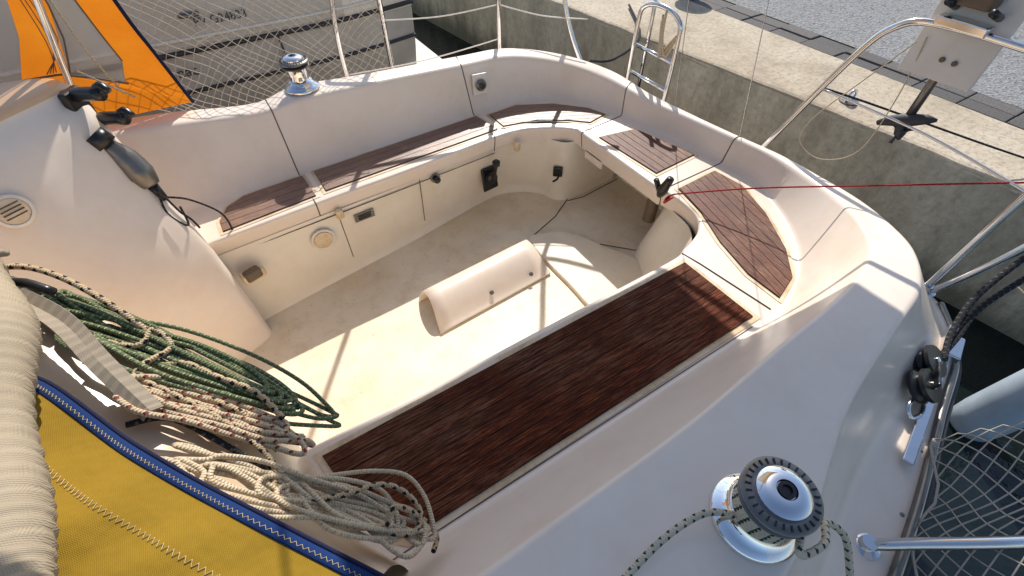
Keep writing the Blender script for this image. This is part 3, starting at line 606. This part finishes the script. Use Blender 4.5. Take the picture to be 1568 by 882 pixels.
# ------------------------------------------------------------------ surroundings
QZ=.5
def qx(y): return 2.87-.11*y
ys=[-40+i*2 for i in range(51)]
grid('quay_wall',[[Vector((qx(y),y,QZ-.012)),Vector((qx(y)+.02,y,.1)),Vector((qx(y)+.05,y,-3))] for y in ys],'concwall',None,smooth=False)
ysf=[-3+.12*i for i in range(90)]
rnd=random.Random(4)
R=[]
for y in [-40,-20]+ysf+[15,40]:
    j=rnd.uniform(-.008,.008); R.append([Vector((qx(y)+j,y,QZ-.03)),Vector((qx(y)+.012+j,y,QZ-.006)),Vector((qx(y)+.03+j,y,QZ)),Vector((3.41,y,QZ))])
grid('quay_pavement',R,'conctop',None,smooth=False)
V=[];F=[];y=-4
sl=empty('sleeper_edging')
while y<10:
    L=.24+rnd.uniform(-.01,.01); 
    for (x0,x1) in ((3.415,3.535),(3.54,3.66)):
        b=len(V); z1=QZ+rnd.uniform(-.006,.004); V+=[(xx,yy,zz) for xx in(x0,x1) for yy in(y+.006,y+L) for zz in(QZ-.1,z1)]; F+=[tuple(b+q for q in f) for f in ((0,1,3,2),(4,6,7,5),(0,4,5,1),(2,3,7,6),(0,2,6,4),(1,5,7,3))]
    y+=L
o=mk('blocks',V,F,'sleeper',sl,smooth=False); m=o.modifiers.new('b','BEVEL'); m.width=.006; m.segments=2
mk('joint_bed',[(3.40,-40,QZ-.03),(3.68,-40,QZ-.03),(3.68,40,QZ-.03),(3.40,40,QZ-.03)],[(0,1,2,3)],'caulk',sl,smooth=False)
grid('road',[[Vector((x,y,QZ-.002)) for x in (3.665,8,30,600)] for y in (-600,-30,-5,5,30,600)],'asphalt',None,smooth=False)
grid('water',[[Vector((x,y,-.2)) for x in (-600,-30,-5,0,3.2)] for y in (-600,-30,-5,5,30,600)],'water',None,smooth=False)
lathe('added_shadow_bollard',[(.14,0),(.14,.02),(.09,.05),(.08,.32),(.13,.38),(.14,.43),(.11,.47),(.02,.48)],(3.60,3.02,QZ),'dark',None,32)  # added beyond the view to drop a dark shadow onto the quay
rg=empty('mooring_ring'); lathe('plate',[(.05,0),(.05,.008),(.02,.012)],(2.93,1.12,QZ),'alu',rg,20)
tube('ring',[(2.93+.035*math.cos(a),1.12,QZ+.03+.035*math.sin(a)) for a in [i*.5236 for i in range(13)]],.008,'steel',rg,8)
nb=empty('moored_boat')
R=[]
for i in range(24):
    u=i/23; x=-4.5+5.9*u; inn=.0 if u<.85 else .10*((u-.85)/.15)**2
    y=3.42+inn
    R.append([Vector((x,y+.45,-.6)),Vector((x,y+.16,-.1)),Vector((x,y+.05,.35)),Vector((x,y+.03,.60)),Vector((x,y,.66)),Vector((x,y-.02,1.02)),Vector((x,y,1.06)),Vector((x,y+.08,1.07)),Vector((x,y+.5,1.09)),Vector((x,y+1.4,1.1)),Vector((x,y+2.3,1.06)),Vector((x,y+2.35,-.6))])
o=grid('hull',R,None,nb,mats=['hullgrey','hulllight'],midx=[(1 if (j>=6 or (i>=21 and j>=3)) else 0) for i in range(23) for j in range(11)],smooth=False)
mk('transom',R[-1],[tuple(range(12))],'hulllight',nb,smooth=False)
for zz,dy,nm,rr,mm in ((.63,.01,'rubbing_strake',.016,'dark'),(.40,.035,'boot_stripe',.012,'dark'),(.70,-.002,'moulding',.012,'hulllight'),(1.06,0,'gunwale',.025,'hulllight')):
    tube(nm,[Vector((r[4].x,r[4].y+dy,zz)) for r in R],rr,mm,nb,8)
def txt(s,x,z,size,y):
    c=bpy.data.curves.new('registration','FONT'); c.body=s; c.size=size; c.extrude=.001; c.align_x='CENTER'; o=bpy.data.objects.new('registration_text',c); C.objects.link(o); o.parent=nb
    o.location=(x,y,z); o.rotation_euler=(math.radians(90),0,0); o.data.materials.append(M['dark'])
txt('PV G24833',.17,.76,.062,3.395); txt('nac',-.12,.50,.085,3.43)
tube('mooring_fairlead',[(-.03,3.40,.82),(.02,3.385,.82),(.07,3.40,.82)],.012,'alu',nb,8,4)
box('cabin',(-1.6,4.6,1.32),(3.0,1.3,.45),'hulllight',nb,bev=.08)
box('swim_platform',(1.52,4.2,.05),(.35,1.4,.08),'hulllight',nb,bev=.02)
for i,x in enumerate((.55,-.6)):
    tube('stanchion_%d'%i,[(x,3.5,1.07),(x,3.5,1.6)],.012,'steel',nb,10)
tube('bilge_drip',[(.44,3.415,.62),(.45,3.43,.5),(.46,3.46,.32)],.006,'dark',nb,6)
fd=empty('fender')
lathe('body',[(.01,-.30),(.05,-.28),(.085,-.23),(.09,-.16),(.09,.16),(.085,.23),(.04,.28),(.02,.30)],(2.22,-.32,.05),'fender',fd,32,(0.05,-.1,1))
tube('lanyard',[(2.22,-.34,.34),(1.98,-.02,.60)],.005,'rwhite',fd,8)
# ------------------------------------------------------------------ light
sun_dir=Vector((.62,.87,1.0)).normalized(); el=math.asin(sun_dir.z)
L=bpy.data.lights.new('sun','SUN'); L.energy=5.0; L.angle=math.radians(.5); L.color=(1,.95,.87)
o=bpy.data.objects.new('sun',L); C.objects.link(o); o.rotation_euler=sun_dir.to_track_quat('Z','Y').to_euler(); o.location=(4,6,8)
w=bpy.data.worlds.new('World'); bpy.context.scene.world=w; w.use_nodes=True; nt=w.node_tree
sk=nt.nodes.new('ShaderNodeTexSky'); sk.sky_type='NISHITA'; sk.sun_disc=False; sk.sun_elevation=el; sk.sun_rotation=math.atan2(sun_dir.x,sun_dir.y)
nt.links.new(sk.outputs[0],nt.nodes['Background'].inputs[0]); nt.nodes['Background'].inputs[1].default_value=.15
vs=bpy.context.scene.view_settings; vs.view_transform='Standard'; vs.look='None'; vs.exposure=0
cd=bpy.data.cameras.new('camera'); cd.sensor_width=36; cd.lens=36*720/1568; cd.clip_start=.02; cd.clip_end=2000
co=bpy.data.objects.new('camera',cd); C.objects.link(co); co.location=(0,0,1.77); co.rotation_euler=(math.radians(90-48.4),0,math.radians(-32.4)); bpy.context.scene.camera=co
